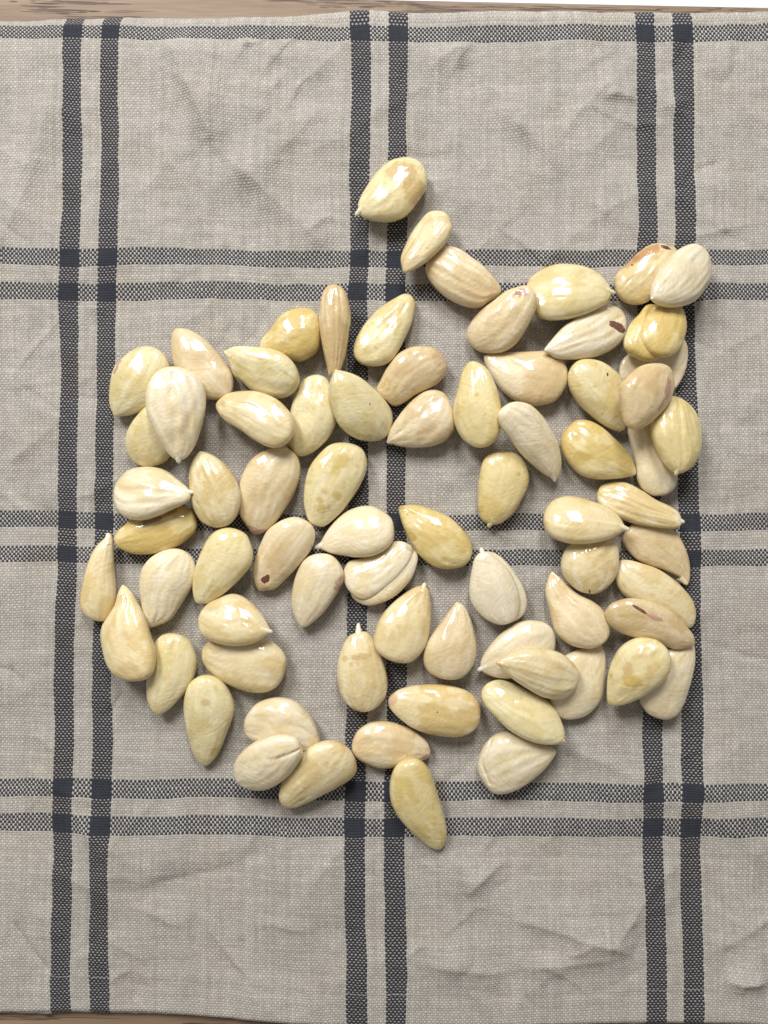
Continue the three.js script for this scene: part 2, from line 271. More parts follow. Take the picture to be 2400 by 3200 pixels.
al(9, 'E', 2, 'w', [822,418,800,370,740,310,680,260,600,233,510,230,440,245,380,290,345,340,333,420,340,480,370,530,430,560,500,567,580,550,660,520,740,490,800,460], 'heavily wrinkled white almond with a long nib, laid over the purple-stained almond', { nib: [843,412], rg: .75, rk: 8, pt: .5 });
al(10, 'E', 0, 'y', [325,690,350,640,400,595,470,560,560,535,650,505,740,478,815,490,848,540,865,590,855,640,810,690,740,740,650,775,550,793,450,790,370,760,335,720], 'translucent yellow almond with a purple brown stain, under the wrinkled white almond', { rg: .4, pt: .9, deep: .7, marks: [[560,570,75,28,-18,'purple',.75], [670,525,70,22,-22,'brown',.5]] });
al(11, 'E', 1, 'c', [858,112,830,140,800,190,785,260,787,330,793,400,808,470,835,530,880,590,940,615,1000,617,1050,595,1095,540,1120,450,1110,360,1075,270,1020,200,960,150,910,125], 'glossy yellowish almond touched by the long nib of the wrinkled white almond', { rg: .8, rk: 7, pt: .7 });
al(12, 'E', 0, 'p', [1222,655,1180,600,1140,540,1125,450,1135,340,1170,240,1230,160,1320,110,1420,92,1480,125,1520,175,1532,250,1510,350,1470,440,1420,520,1370,590,1300,650,1250,665], 'large beige almond with ragged pink skin at its tip', { rg: .5, rk: 5, pt: .45, skin: [[1225,640,50,24,28,'pink'], [1285,648,26,18,0,'pink']] });
al(13, 'D', 0, 'g', [195,1340,140,1310,110,1240,100,1160,110,1050,140,950,200,870,270,810,350,793,430,805,485,840,513,910,505,990,470,1070,420,1150,360,1230,300,1290,240,1335], 'blotchy almond with many yellow translucent patches and a cleft tip', { nib: [183,1335], rg: .15, pt: .3, sp: 16, marks: [[350,915,62,48,-20,'yel',.8], [310,975,30,40,20,'yel',.6], [240,1110,25,18,0,'yel',.8], [320,1140,34,26,40,'yel',.8], [205,1165,26,18,30,'yel',.7], [215,1225,30,36,0,'yel',.7], [265,1215,20,16,0,'yel',.7], [135,1050,22,18,0,'yel',.5]] });
al(14, 'E', 2, 'c', [293,655,260,690,210,740,170,810,140,900,115,1000,103,1090,110,1150,150,1200,210,1225,265,1225,305,1190,335,1110,340,1020,330,900,325,780,315,680], 'slender wedge-shaped almond lying on the navy stripe at the heap\u2019s outer side', { nib: [291,652], th: .68, rg: .2, pt: .5 });
al(15, 'E', 0, 'w', [550,1265,515,1190,500,1100,488,990,500,900,535,840,580,800,640,770,710,755,770,765,820,800,848,850,853,920,830,1000,790,1070,740,1150,690,1215,620,1250], 'chalky white almond with deep lengthwise folds and a pale nib', { nib: [560,1272], rg: .85, rk: 5, pt: .1, matte: 1 });
al(16, 'E', 0, 'g', [868,1102,850,1050,848,970,865,880,900,780,940,700,990,645,1060,620,1130,630,1190,665,1220,730,1232,800,1215,870,1170,930,1110,990,1040,1050,960,1100,910,1108], 'smooth yellow cream teardrop almond between the chalky white and dark-spotted almonds', { nib: [870,1104], rg: .15, sp: 9 });
al(17, 'E', 1, 'p', [1262,1032,1230,980,1220,910,1230,830,1265,730,1310,640,1370,590,1430,560,1500,548,1570,575,1615,620,1625,680,1600,760,1550,830,1500,890,1440,950,1370,1015,1320,1028], 'pinkish almond with a dark brown spot beside its nib', { nib: [1262,1034], rg: .25, pt: .6, sp: 5, skin: [[1300,958,36,26,-40,'purple']] });
al(18, 'E', 1, 'c', [372,995,345,1050,330,1130,290,1210,258,1270,252,1340,270,1430,300,1520,350,1580,420,1610,490,1610,550,1590,590,1530,595,1440,575,1360,540,1260,500,1170,460,1090,420,1030], 'long cream almond with a narrow neck, overlapped by the slender wedge-shaped almond', { nib: [373,992], rg: .3, pt: .45 });
al(19, 'E', 1, 'c', [1330,1302,1300,1220,1250,1140,1180,1075,1110,1050,1040,1062,960,1095,900,1150,872,1220,880,1280,920,1330,990,1365,1070,1385,1160,1388,1240,1370,1300,1335], 'plump cream almond with a stout white nib, lying over the half-covered oblong almond', { nib: [1347,1316], rg: .55, rk: 5, pt: .45 });
al(20, 'H', 0, 'c', [218,150,230,112,268,84,345,66,430,58,510,66,580,90,630,132,655,180,650,240,620,310,560,352,480,355,400,335,320,295,260,250,225,200], 'oblong pale yellow almond half covered by the plump almond with a stout white nib', { rg: .3, pt: .55});
al(21, 'Z', 0, 'g', [338,1543,320,1515,317,1470,325,1420,333,1390,352,1371,380,1368,408,1382,422,1410,425,1440,414,1475,390,1508,362,1535], 'pale ivory almond with a wavy face, next to the long narrow-necked almond', { rg: .45, rk: 5, pt: .3 });
al(22, 'H', 0, 'g', [232,735,185,690,155,610,130,500,123,410,140,330,170,290,220,267,280,275,330,310,370,370,385,430,375,490,350,560,320,640,280,705], 'tapering ivory almond with a small tan patch near its broad end', { rg: .35, sp: 10, marks: [[235,405,26,20,0,'tan',.8], [285,670,22,26,20,'yel',.6]] });
al(23, 'H', 0, 'w', [828,612,815,550,790,490,740,430,690,395,620,380,550,390,490,420,445,480,435,530,445,575,480,605,560,640,650,665,740,665,800,640], 'broad white shell-like almond under the almond with a cleft tip', { rg: .7, rk: 5, pt: .4 });
al(24, 'H', 2, 'w', [732,640,712,600,680,580,620,573,550,590,480,620,430,660,395,710,388,760,400,810,440,845,500,860,560,855,620,825,680,770,725,700,736,665], 'white almond with a cleft two-lobed tip and a lengthwise groove', { rg: .6, rk: 5, pt: .15, groove: [[735,650], [650,680], [560,700]] });
al(25, 'H', 1, 'c', [655,948,625,915,622,870,645,800,690,730,740,670,800,625,870,605,930,612,980,650,1012,700,1018,750,990,790,930,830,860,870,790,910,720,945,680,953], 'blocky cream almond with a squared end, beside the almond with a cleft tip', { rg: .25, pt: .6, lump: .7 });
al(26, 'H', 0, 'p', [1402,655,1385,610,1340,570,1280,535,1200,508,1130,505,1070,520,1020,560,995,620,1000,670,1040,710,1110,740,1180,748,1250,735,1320,720,1385,695], 'oval beige almond with a frayed pink tip, lying across both navy stripes', { nib: [1398,640], rg: .35, pt: .5, skin: [[1378,690,18,10,-30,'pink']] });
al(27, 'H', 1, 'y', [1440,1168,1390,1150,1330,1100,1270,1040,1225,980,1195,910,1192,830,1210,760,1250,715,1310,700,1360,712,1400,760,1430,840,1455,930,1478,1020,1485,1090,1470,1145], 'smooth yellow almond lying over the crossing of the navy stripes, pointing off the heap', { rg: .4, pt: .55, sp: 5 });
al(28, 'F', 0, 'c', [752,1425,780,1385,840,1350,930,1330,1040,1323,1140,1330,1240,1355,1310,1395,1345,1450,1350,1530,1335,1590,1280,1640,1200,1665,1100,1660,1000,1640,900,1600,820,1540,765,1480], 'long oval almond with mottled tan patches and pinkish ends', { rg: .25, pt: .95, marks: [[775,1425,34,44,0,'pink',.6], [1335,1440,22,60,-20,'pink',.35]], skin: [[1070,1500,5,5,0,'brown']] });
al(29, 'F', 0, 'c', [555,985,500,1010,460,1070,430,1160,420,1250,430,1340,455,1410,510,1475,580,1503,650,1490,710,1445,740,1390,750,1310,735,1220,710,1140,680,1070,640,1005,600,980], 'almond with a long straight white nib and a tan bar-shaped patch', { nib: [557,925], rg: .35, rk: 8, sp: 5, marks: [[575,1145,66,20,-8,'tan',.95], [472,1160,18,20,0,'tan',.8], [515,1195,12,12,0,'tan',.8], [440,1330,20,40,0,'tan',.4]] });
al(30, 'F', 0, 'c', [988,688,940,690,880,720,800,780,730,850,685,920,660,1010,665,1080,700,1130,760,1170,830,1188,900,1180,960,1130,1000,1060,1025,960,1030,850,1025,760,1015,710], 'pear-shaped smooth almond with a whitish nib, touching the tan-barred almond', { nib: [1000,668], rg: .1, pt: .35 });
al(31, 'F', 0, 'p', [1200,792,1160,830,1110,900,1050,980,1000,1060,980,1140,990,1210,1030,1255,1090,1285,1150,1295,1220,1285,1280,1240,1315,1170,1325,1080,1310,980,1285,890,1250,820], 'teardrop almond with a knobbly tip and long streak of gloss, beside the pear-shaped almond', { nib: [1196,788], rg: .3, rk: 8, pt: .25 });
al(32, 'F', 0, 'w', [1345,470,1310,510,1295,570,1280,650,1275,720,1290,790,1330,850,1390,905,1470,935,1540,925,1585,880,1605,800,1590,700,1545,600,1485,530,1420,475,1380,462], 'smooth white almond split into two shifted halves, with a nib and mirror-like gloss', { nib: [1350,438], rg: .05, pt: .15, two: [1360,470,1330,520,1315,600,1310,700,1330,790,1380,860,1450,915,1530,930,1590,908,1635,870,1656,815,1650,750,1620,670,1565,585,1500,512,1430,468] });
al(33, 'F', 0, 'w', [915,448,880,415,820,400,760,420,690,470,600,505,510,525,475,570,465,605,472,670,510,730,560,768,620,772,700,728,780,668,850,598,900,520], 'wrinkled almond with its halves gaping open along a curved split', { rg: .3, rk: 7, pt: .6, marks: [[895,430,36,30,40,'brown',.35]], two: [930,450,880,425,800,450,700,520,600,580,520,660,505,735,555,792,620,812,690,800,780,760,860,690,912,620,940,540,945,490] });
al(34, 'F', 1, 'w', [305,425,330,370,380,300,440,240,510,195,590,172,660,175,730,210,780,260,792,320,785,390,750,440,700,475,630,498,540,500,450,485,370,465], 'smooth white almond with the brightest highlight, lying on the gaping wrinkled almond', { nib: [272,430], rg: .35, rk: 9, pt: .15 });
al(35, 'F', 0, 'y', [822,180,870,163,950,165,1050,195,1150,240,1220,300,1280,380,1300,440,1290,500,1260,545,1210,570,1120,578,1050,560,980,515,920,440,870,350,835,260], 'pointed yellow almond with a brownish sharp tip beside the navy stripe', { nib: [822,176], rg: .5, rk: 5, pt: .7, marks: [[835,175,22,14,20,'brown',.4], [910,370,34,26,50,'yel',.9]] });
al(36, 'F', 0, 'w', [178,940,140,870,128,790,135,700,160,610,200,530,250,490,320,475,390,490,440,540,463,600,462,660,440,710,400,770,350,840,290,900,220,950], 'ivory almond with a pinkish brown bruise on one side, beside the gaping wrinkled almond', { nib: [180,955], rg: .4, rk: 7, pt: .3, marks: [[435,675,28,60,25,'bruise',.75]] });
al(37, 'D', 2, 'g', [290,340,265,410,262,480,280,560,310,640,350,705,410,750,480,778,560,782,620,765,660,720,678,650,670,580,630,520,570,460,500,400,430,360,350,338], 'broad cream almond with a peaked tip, lying over the point of the wood-grained almond', { nib: [290,335], rg: .3, pt: .45, skin: [[524,543,5,9,-20,'brown']] });
al(38, 'D', 0, 't', [605,505,572,455,600,390,640,310,700,230,780,180,860,168,940,180,1000,225,1033,290,1020,350,970,410,900,450,820,490,750,540,690,560,640,530], 'brownish beige almond with ring-shaped spots near its tip', { nib: [640,520], rg: .2, pt: .35, sp: 6, marks: [[620,425,16,22,30,'yel',.7], [640,385,13,18,30,'yel',.7], [690,440,26,14,-30,'yel',.7], [650,450,13,13,0,'yel',.7], [695,515,30,18,-20,'yel',.7], [985,240,50,60,0,'bruise',.3]] });
al(39, 'D', 0, 'p', [642,795,650,730,690,660,750,580,820,510,890,465,960,455,1020,480,1055,540,1080,610,1087,680,1060,740,1010,790,930,820,830,828,730,820,680,805], 'rounded triangular peach-toned almond with a lumpy top', { nib: [638,795], rg: .35, lump: 1.6, pt: .6 });
al(40, 'D', 0, 'y', [1190,268,1150,300,1120,360,1100,450,1078,540,1072,620,1090,700,1130,770,1190,815,1250,830,1310,810,1360,760,1385,680,1388,600,1370,500,1340,410,1300,330,1250,285], 'pale yellow teardrop almond with tiny ring spots, next to the peach-toned triangular almond', { rg: .25, rk: 7, pt: .15, marks: [[1225,487,13,15,0,'yel',.9], [1222,538,9,9,0,'yel',.8], [1095,580,22,40,0,'tan',.6]] });
al(41, 'C', 0, 't', [207,860,250,835,340,830,440,830,560,828,640,850,680,910,690,980,670,1050,620,1110,550,1135,480,1138,400,1115,320,1060,265,990,230,930], 'large tan and cream almond with a brownish knobbly tip, touching the yellow teardrop almond', { nib: [208,852], rg: .3, sp: 4, pt: .1, marks: [[330,990,120,110,0,'pale',.8], [300,900,90,60,0,'pale',.6], [560,990,120,100,0,'tan',.35]] });
al(42, 'C', 1, 'w', [637,1548,570,1530,500,1480,430,1420,370,1350,310,1280,283,1220,300,1170,350,1130,410,1122,470,1140,540,1200,590,1270,630,1350,655,1440,655,1510], 'ivory almond with a rounded shoulder and short nib, beside the yellow teardrop almond', { nib: [636,1562], rg: .35, rk: 7, pt: .25, sp: 8, lump: .8 });
al(43, 'D', 0, 'y', [1292,1322,1245,1280,1230,1200,1230,1100,1240,1000,1265,910,1310,865,1390,855,1460,860,1515,895,1550,960,1562,1030,1545,1100,1510,1170,1470,1240,1420,1290,1360,1325], 'short squat yellowish almond with tan spots and a thick nib', { nib: [1298,1348], nr: 1.15, rg: .2, pt: .5, marks: [[1255,1230,20,28,0,'yel',.9], [1495,998,14,12,0,'tan',.9]] });
al(44, 'C', 0, 'g', [1002,1285,960,1285,890,1250,820,1195,750,1130,705,1060,688,990,700,930,740,885,800,873,870,885,930,920,980,970,1015,1040,1030,1120,1030,1200,1018,1260], 'olive cream almond with a fine brown fleck, partly under the pink-edged almond', { nib: [990,1292], rg: .2, sp: 9, skin: [[912,962,7,12,10,'brown']] });
al(45, 'C', 0, 'y', [1083,1530,1060,1450,1020,1390,950,1320,880,1260,810,1225,740,1222,690,1260,655,1310,650,1370,670,1430,710,1490,770,1540,850,1563,950,1562,1040,1550], 'golden almond with blotched yellow skin, beside the white long-ended almond', { rg: .5, rk: 7, pt: .8, marks: [[775,1430,60,28,10,'yel',.9]] });
al(46, 'C', 2, 't', [1067,1278,1020,1240,1000,1160,990,1070,1000,1010,1050,950,1110,910,1180,897,1240,905,1280,940,1293,1000,1285,1070,1250,1140,1200,1200,1130,1260], 'smooth tan almond with pink skin along one edge, topmost of its pile', { rg: .06, pt: .45, skin: [[1262,1045,24,68,18,'pink'], [1225,1130,12,40,32,'pink']] });
al(47, 'C', 0, 'w', [985,955,1000,880,1060,830,1150,800,1260,770,1345,750,1375,790,1380,860,1365,940,1330,1015,1290,1055,1220,1060,1130,1045,1050,1020,1000,990], 'hollow white half almond lying under the pink-edged tan almond', { th: .36, dish: .75, rg: .1, pt: .1 });
al(48, 'C', 1, 'y', [1205,555,1150,600,1105,680,1090,740,1105,790,1150,840,1210,865,1270,860,1320,820,1355,740,1360,670,1340,600,1280,560], 'translucent yellow almond with a shifted rim-like half, under the round white almond', { rg: .3, pt: .8, th: .6, two: [1170,545,1110,600,1060,650,1025,735,1030,790,1080,832,1140,862,1195,866,1240,840,1280,760,1290,660,1250,580] });
al(49, 'C', 2, 'w', [1176,525,1165,490,1180,430,1215,360,1260,300,1320,245,1390,212,1440,218,1490,260,1508,320,1512,390,1490,450,1440,520,1380,558,1300,572,1230,560], 'round white almond with fine ridges, resting on the brown-skinned almond', { nib: [1165,524], rg: .6, rk: 9, pt: .1 });
al(50, 'C', 0, 'c', [1312,235,1260,215,1200,205,1140,225,1080,270,1020,330,970,380,958,430,970,490,1010,535,1070,557,1130,550,1180,520,1240,450,1290,370,1315,290], 'cream almond with brown skin along its edge, under the round white almond', { rg: .6, rk: 6, pt: .7, marks: [[1150,255,90,30,-30,'rust',.8], [1060,300,60,24,-40,'rust',.6]], skin: [[1255,222,34,14,15,'purple'], [1062,327,6,8,0,'brown']] });
al(51, 'C', 0, 'w', [555,824,590,770,650,700,720,640,800,595,870,570,930,562,980,580,1010,620,1025,680,1015,740,980,790,920,830,840,860,740,873,640,870,590,845], 'ridged ivory almond with a dark purple brown skin flake at its broad end', { rg: .8, rk: 6, pt: .25, skin: [[980,683,56,26,22,'purple']] });
al(52, 'C', 0, 'g', [937,497,915,440,870,390,790,350,700,335,620,335,540,360,480,400,450,450,460,510,480,570,510,615,570,637,650,638,740,625,830,595,900,560,930,530], 'large oval pale greenish almond with a pinkish nib, beside the skin-flaked almond', { nib: [964,500], rg: .55, rk: 6, sp: 4, pt: .4 });
al(53, 'C', 1, 'p', [490,472,455,450,400,460,340,480,270,530,200,580,140,640,108,700,115,760,160,815,230,835,310,830,380,790,430,730,480,650,515,570,515,510], 'pinkish almond with a hollow notched tip, overlapping the greyish white almond', { rg: .35, rk: 5, pt: .3, dents: [[400,505,22,.9]], marks: [[425,490,36,26,0,'pink',.7], [170,600,60,14,-40,'bruise',.5]] });
al(54, 'B', 0, 'p', [1378,1075,1370,1020,1320,950,1260,890,1190,840,1110,785,1030,765,970,780,910,840,890,900,900,960,940,1020,1000,1080,1080,1130,1160,1160,1240,1165,1310,1120], 'greyish white furrowed almond between the on-edge almond and the notched pinkish almond', { rg: .8, rk: 6, pt: .5, marks: [[945,940,50,40,0,'tan',.4]] });
al(55, 'B', 1, 'c', [762,948,745,880,790,790,850,690,900,620,960,590,1030,595,1065,650,1050,710,1000,780,930,850,850,910], 'beige almond lying on its edge, showing two stepped halves', { rg: .1, pt: .4, th: .75, two: [755,935,735,890,730,830,760,750,800,670,850,600,900,545,960,530,1020,545,1050,590,1040,660,980,740,900,820,820,890] });
al(56, 'B', 0, 'g', [462,552,455,490,500,400,560,310,640,235,700,205,770,195,840,215,885,265,903,330,895,390,860,450,800,530,740,580,660,605,560,600,490,580], 'cream almond with a large tan see-through patch, lying apart on the navy stripe', { nib: [436,572], nr: 1.1, rg: .45, rk: 5, pt: .05, marks: [[735,285,105,75,-10,'tan',1], [815,385,75,75,30,'tan',1], [800,440,50,40,0,'tan',.9]] });
al(57, 'B', 1, 'g', [805,1095,755,1075,690,1105,620,1150,560,1200,500,1270,450,1350,425,1430,435,1490,480,1530,550,1543,620,1535,680,1500,720,1440,760,1360,800,1270,820,1180,820,1130], 'pitted pale yellow almond with scattered small spots and a shiny rim', { rg: .25, sp: 26, pt: .35, lump: 1.2, dents: [[610,1310,50,.35]] });
al(58, 'B', 0, 't', [275,1622,255,1560,235,1470,220,1380,210,1290,213,1200,225,1120,255,1060,300,1040,350,1055,385,1100,405,1180,412,1260,400,1340,388,1430,370,1520,335,1600], 'slender brownish almond standing on edge, grained like wood', { th: .85, rg: .55, rk: 7, pt: .7 });
al(59, 'G', 2, 'c', [1022,387,980,310,910,260,830,220,750,193,680,185,610,205,565,250,547,310,560,370,600,415,670,445,750,458,850,455,940,435,1000,405], 'smooth teardrop almond with a thin nib, lying on the round domed almond', { nib: [1047,391], rg: .25, pt: .4 });
al(60, 'G', 1, 'c', [1345,347,1330,290,1280,250,1200,210,1120,155,1040,110,960,98,890,115,862,160,862,210,890,260,960,300,1050,335,1150,360,1240,375,1320,375], 'glossy streaked almond with a nib, lying across the flat dull almond', { nib: [1362,350], rg: .9, rk: 6, pt: .6 });
al(61, 'C', 0, 'w', [1095,1180,1045,1215,1035,1280,1058,1380,1082,1490,1090,1560,1120,1620,1170,1655,1210,1660,1265,1650,1308,1608,1320,1545,1318,1470,1295,1380,1255,1290,1200,1215,1150,1180], 'smooth white almond with a long rounded end squeezed under the pink-edged almond', { th: .5, rg: .06, pt: .2 });
al(62, 'C', 1, 'y', [1305,1525,1250,1470,1210,1390,1180,1300,1183,1220,1210,1160,1260,1100,1310,1088,1370,1120,1420,1180,1445,1260,1450,1340,1440,1420,1400,1490,1350,1525], 'yellow almond with rippled white gloss and a nib, resting on the white long-ended almond', { nib: [1304,1540], nr: 1.1, rg: 1, rk: 6, pt: .4 });
al(63, 'G', 0, 't', [1382,685,1330,650,1240,610,1150,580,1080,545,1030,490,1003,440,1020,390,1060,345,1130,320,1220,330,1300,380,1350,450,1385,540,1395,620], 'flat dull beige almond with a plain face, under the glossy streaked almond', { nib: [1380,698], th: .36, rg: .05, pt: .3, matte: .8 });
al(64, 'G', 1, 'c', [820,750,750,730,690,680,655,620,650,560,670,500,710,455,770,420,850,400,930,420,970,455,985,520,980,590,960,660,920,710,870,742], 'round domed almond with a short dark slit at its edge, under the smooth teardrop almond', { rg: .15, lump: 1.5, pt: .5, skin: [[822,735,5,14,-15,'brown']] });
al(65, 'G', 0, 'p', [595,628,570,680,560,740,580,830,595,900,620,970,680,1030,760,1060,840,1062,900,1030,930,980,930,910,890,840,830,790,760,755,700,710,650,655], 'bent pear-shaped almond with a narrow neck and creased side', { nib: [596,622], rg: .45, rk: 5, pt: .5, sp: 3 });
al(66, 'G', 0, 'c', [985,562,1040,553,1110,570,1200,600,1280,650,1350,710,1405,780,1427,850,1420,910,1395,945,1330,930,1230,880,1120,830,1040,780,990,730,962,660], 'smooth cream almond partly covered by the brown-slit almond', { rg: .2, pt: .55, marks: [[1015,575,40,20,15,'pink',.3]] });
al(67, 'G', 1, 't', [1420,1035,1410,980,1360,920,1290,850,1210,805,1120,780,1030,775,950,800,910,840,905,870,925,920,980,965,1060,995,1150,1010,1230,1040,1310,1065,1380,1055], 'tan almond with an open dark brown slit in its face', { nib: [1418,1030], rg: .15, pt: .7, skin: [[1105,838,50,9,30,'brown'], [1185,880,52,14,22,'pink']] });
al(68, 'G', 2, 'g', [905,1362,905,1290,920,1200,950,1120,1000,1050,1070,1010,1140,1003,1220,1025,1275,1080,1293,1140,1280,1210,1230,1270,1150,1320,1070,1360,980,1382,930,1378], 'almond with a squarish translucent patch in its face, leaning on the plain ivory almond', { rg: .15, lump: 1.4, pt: .25, marks: [[1060,1250,55,36,15,'yel',.9], [1040,1180,28,40,20,'tan',.8], [1175,1195,60,24,-50,'tan',.8], [1110,1110,40,14,0,'tan',.6], [935,1215,14,14,0,'yel',.8]] });
al(69, 'G', 0, 'w', [1405,1030,1420,1120,1405,1210,1380,1300,1350,1390,1310,1450,1240,1470,1160,1445,1115,1390,1103,1335,1108,1260,1145,1170,1210,1095,1310,1040], 'plain smooth ivory almond mostly covered by the almond with the squarish patch', { rg: .05, pt: .3, matte: .5 });
al(70, 'G', -1, 'w', [882,1035,905,1100,908,1180,895,1270,885,1340,850,1400,790,1450,720,1470,650,1465,605,1420,582,1365,580,1280,605,1190,655,1120,720,1080,790,1058,845,1050], 'white almond with a thin tip, lying beneath the beak-tipped almond', { rg: .1, pt: .35, th: .42 });
al(71, 'G', 2, 'c', [287,1140,330,1105,400,1075,480,1062,560,1065,640,1085,700,1125,745,1180,755,1230,730,1290,680,1340,620,1355,540,1340,450,1290,370,1235,310,1180], 'veined almond with a beak-like tan tip, topmost over three others', { nib: [276,1136], nibc: 'tan', nr: 1.1, rg: .55, rk: 8, pt: .4 });
al(72, 'G', 0, 'w', [187,1182,190,1130,230,1060,290,990,360,935,430,905,500,900,570,920,610,970,618,1040,600,1100,540,1160,450,1210,370,1235,290,1232,220,1210], 'white almond with a fluted side and a pale nib, under the beak-tipped almond', { nib: [166,1190], rg: .6, rk: 5, pt: .15 });
al(73, 'G', 1, 'g', [648,1612,600,1625,520,1615,430,1580,340,1520,270,1450,215,1380,195,1320,210,1270,260,1240,320,1237,400,1270,480,1315,560,1360,620,1430,655,1510,665,1570], 'smooth greenish ivory almond with a nib, lying on the fluted double-rimmed almond', { nib: [664,1612], rg: .3, rk: 6, pt: .2 });
al(74, 'I', 0, 'w', [624,642,600,690,550,750,480,810,400,860,320,885,260,880,215,835,180,780,168,720,185,650,220,590,270,545,330,528,420,545,520,590,590,615], 'white fluted almond with a double rim at its broad end, lowest of its stack', { rg: .8, rk: 5, pt: .3, groove: [[240,830], [195,720], [255,580]] });

// collision heights of everything that already lies there, on a half-millimetre grid
const GS = 0.5, GX0 = -125, GZ0 = -165, GW = 500, GH = 660, field = new Float32Array(GW * GH);
for (let j = 0; j < GH; j++) for (let i = 0; i < GW; i++) { const x = GX0 + i * GS, z = GZ0 + j * GS; field[j * GW + i] = (i % 4 || j % 4) ? 0 : clothHeight(x, z); }
for (let j = 0; j < GH; j++) for (let i = 0; i < GW; i++) if (i % 4 || j % 4) field[j * GW + i] = field[(j - j % 4) * GW + (i - i % 4)];
const fieldAt = (x, z) => { const i = clamp(Math.round((x - GX0) / GS), 0, GW - 1), j = clamp(Math.round((z - GZ0) / GS), 0, GH - 1); return field[j * GW + i]; };

function closedSpline(p, per) {                                               // smooth closed line through the traced points
  const n = p.length, out = [];
  for (let i = 0; i < n; i++) { const a = p[(i + n - 1) % n], b = p[i], c = p[(i + 1) % n], d = p[(i + 2) % n];
    for (let k = 0; k < per; k++) { const t = k / per, t2 = t * t, t3 = t2 * t;
      out.push([0, 1].map((e) => 0.5 * (2 * b[e] + (c[e] - a[e]) * t + (2 * a[e] - 5 * b[e] + 4 * c[e] - d[e]) * t2 + (3 * b[e] - a[e] - 3 * c[e] + d[e]) * t3))); } }
  return out;
}
// a kernel from its outline on the plane (points as [along, across], pointed end first)
function profile(line) {
  const n = line.length; let far = 0, best = 0;
  for (let i = 0; i < n; i++) { const d = (line[i][0] - line[0][0]) ** 2 + (line[i][1] - line[0][1]) ** 2; if (d > best) { best = d; far = i; } }
  const o = line[0], L = Math.sqrt(best), ax = [(line[far][0] - o[0]) / L, (line[far][1] - o[1]) / L];
  const loc = line.map(([x, z]) => [(x - o[0]) * ax[0] + (z - o[1]) * ax[1], -(x - o[0]) * ax[1] + (z - o[1]) * ax[0]]);
  let s0 = 1e9, s1 = -1e9; for (const [s] of loc) { s0 = Math.min(s0, s); s1 = Math.max(s1, s); }
  const M = 160, lo = new Float32Array(M + 1).fill(1e9), hi = new Float32Array(M + 1).fill(-1e9);
  for (let i = 0; i < n; i++) { const a = loc[i], b = loc[(i + 1) % n], k0 = (Math.min(a[0], b[0]) - s0) / (s1 - s0) * M, k1 = (Math.max(a[0], b[0]) - s0) / (s1 - s0) * M;
    for (let k = Math.ceil(k0); k <= Math.floor(k1); k++) { const s = s0 + (s1 - s0) * k / M, t = Math.abs(b[0] - a[0]) < 1e-9 ? 0 : (s - a[0]) / (b[0] - a[0]), z = mix(a[1], b[1], t); lo[k] = Math.min(lo[k], z); hi[k] = Math.max(hi[k], z); } }
  for (const k of [0, M]) { const q = k ? M - 1 : 1, m = lo[k] < 1e8 && hi[k] > -1e8 ? (lo[k] + hi[k]) / 2 : (lo[q] + hi[q]) / 2; lo[k] = hi[k] = m; }
  for (let k = 1; k < M; k++) if (lo[k] > 1e8) { lo[k] = lo[k - 1]; hi[k] = hi[k - 1]; }
  let wmax = 0; for (let k = 0; k <= M; k++) wmax = Math.max(wmax, (hi[k] - lo[k]) / 2);
  const at = (s) => { const f = clamp((s - s0) / (s1 - s0), 0, 1) * M, k = Math.min(M - 1, Math.floor(f)), t = f - k; return [mix(lo[k], lo[k + 1], t), mix(hi[k], hi[k + 1], t)]; };
  return { o, ax, L, s0, s1, at, wmax };
}
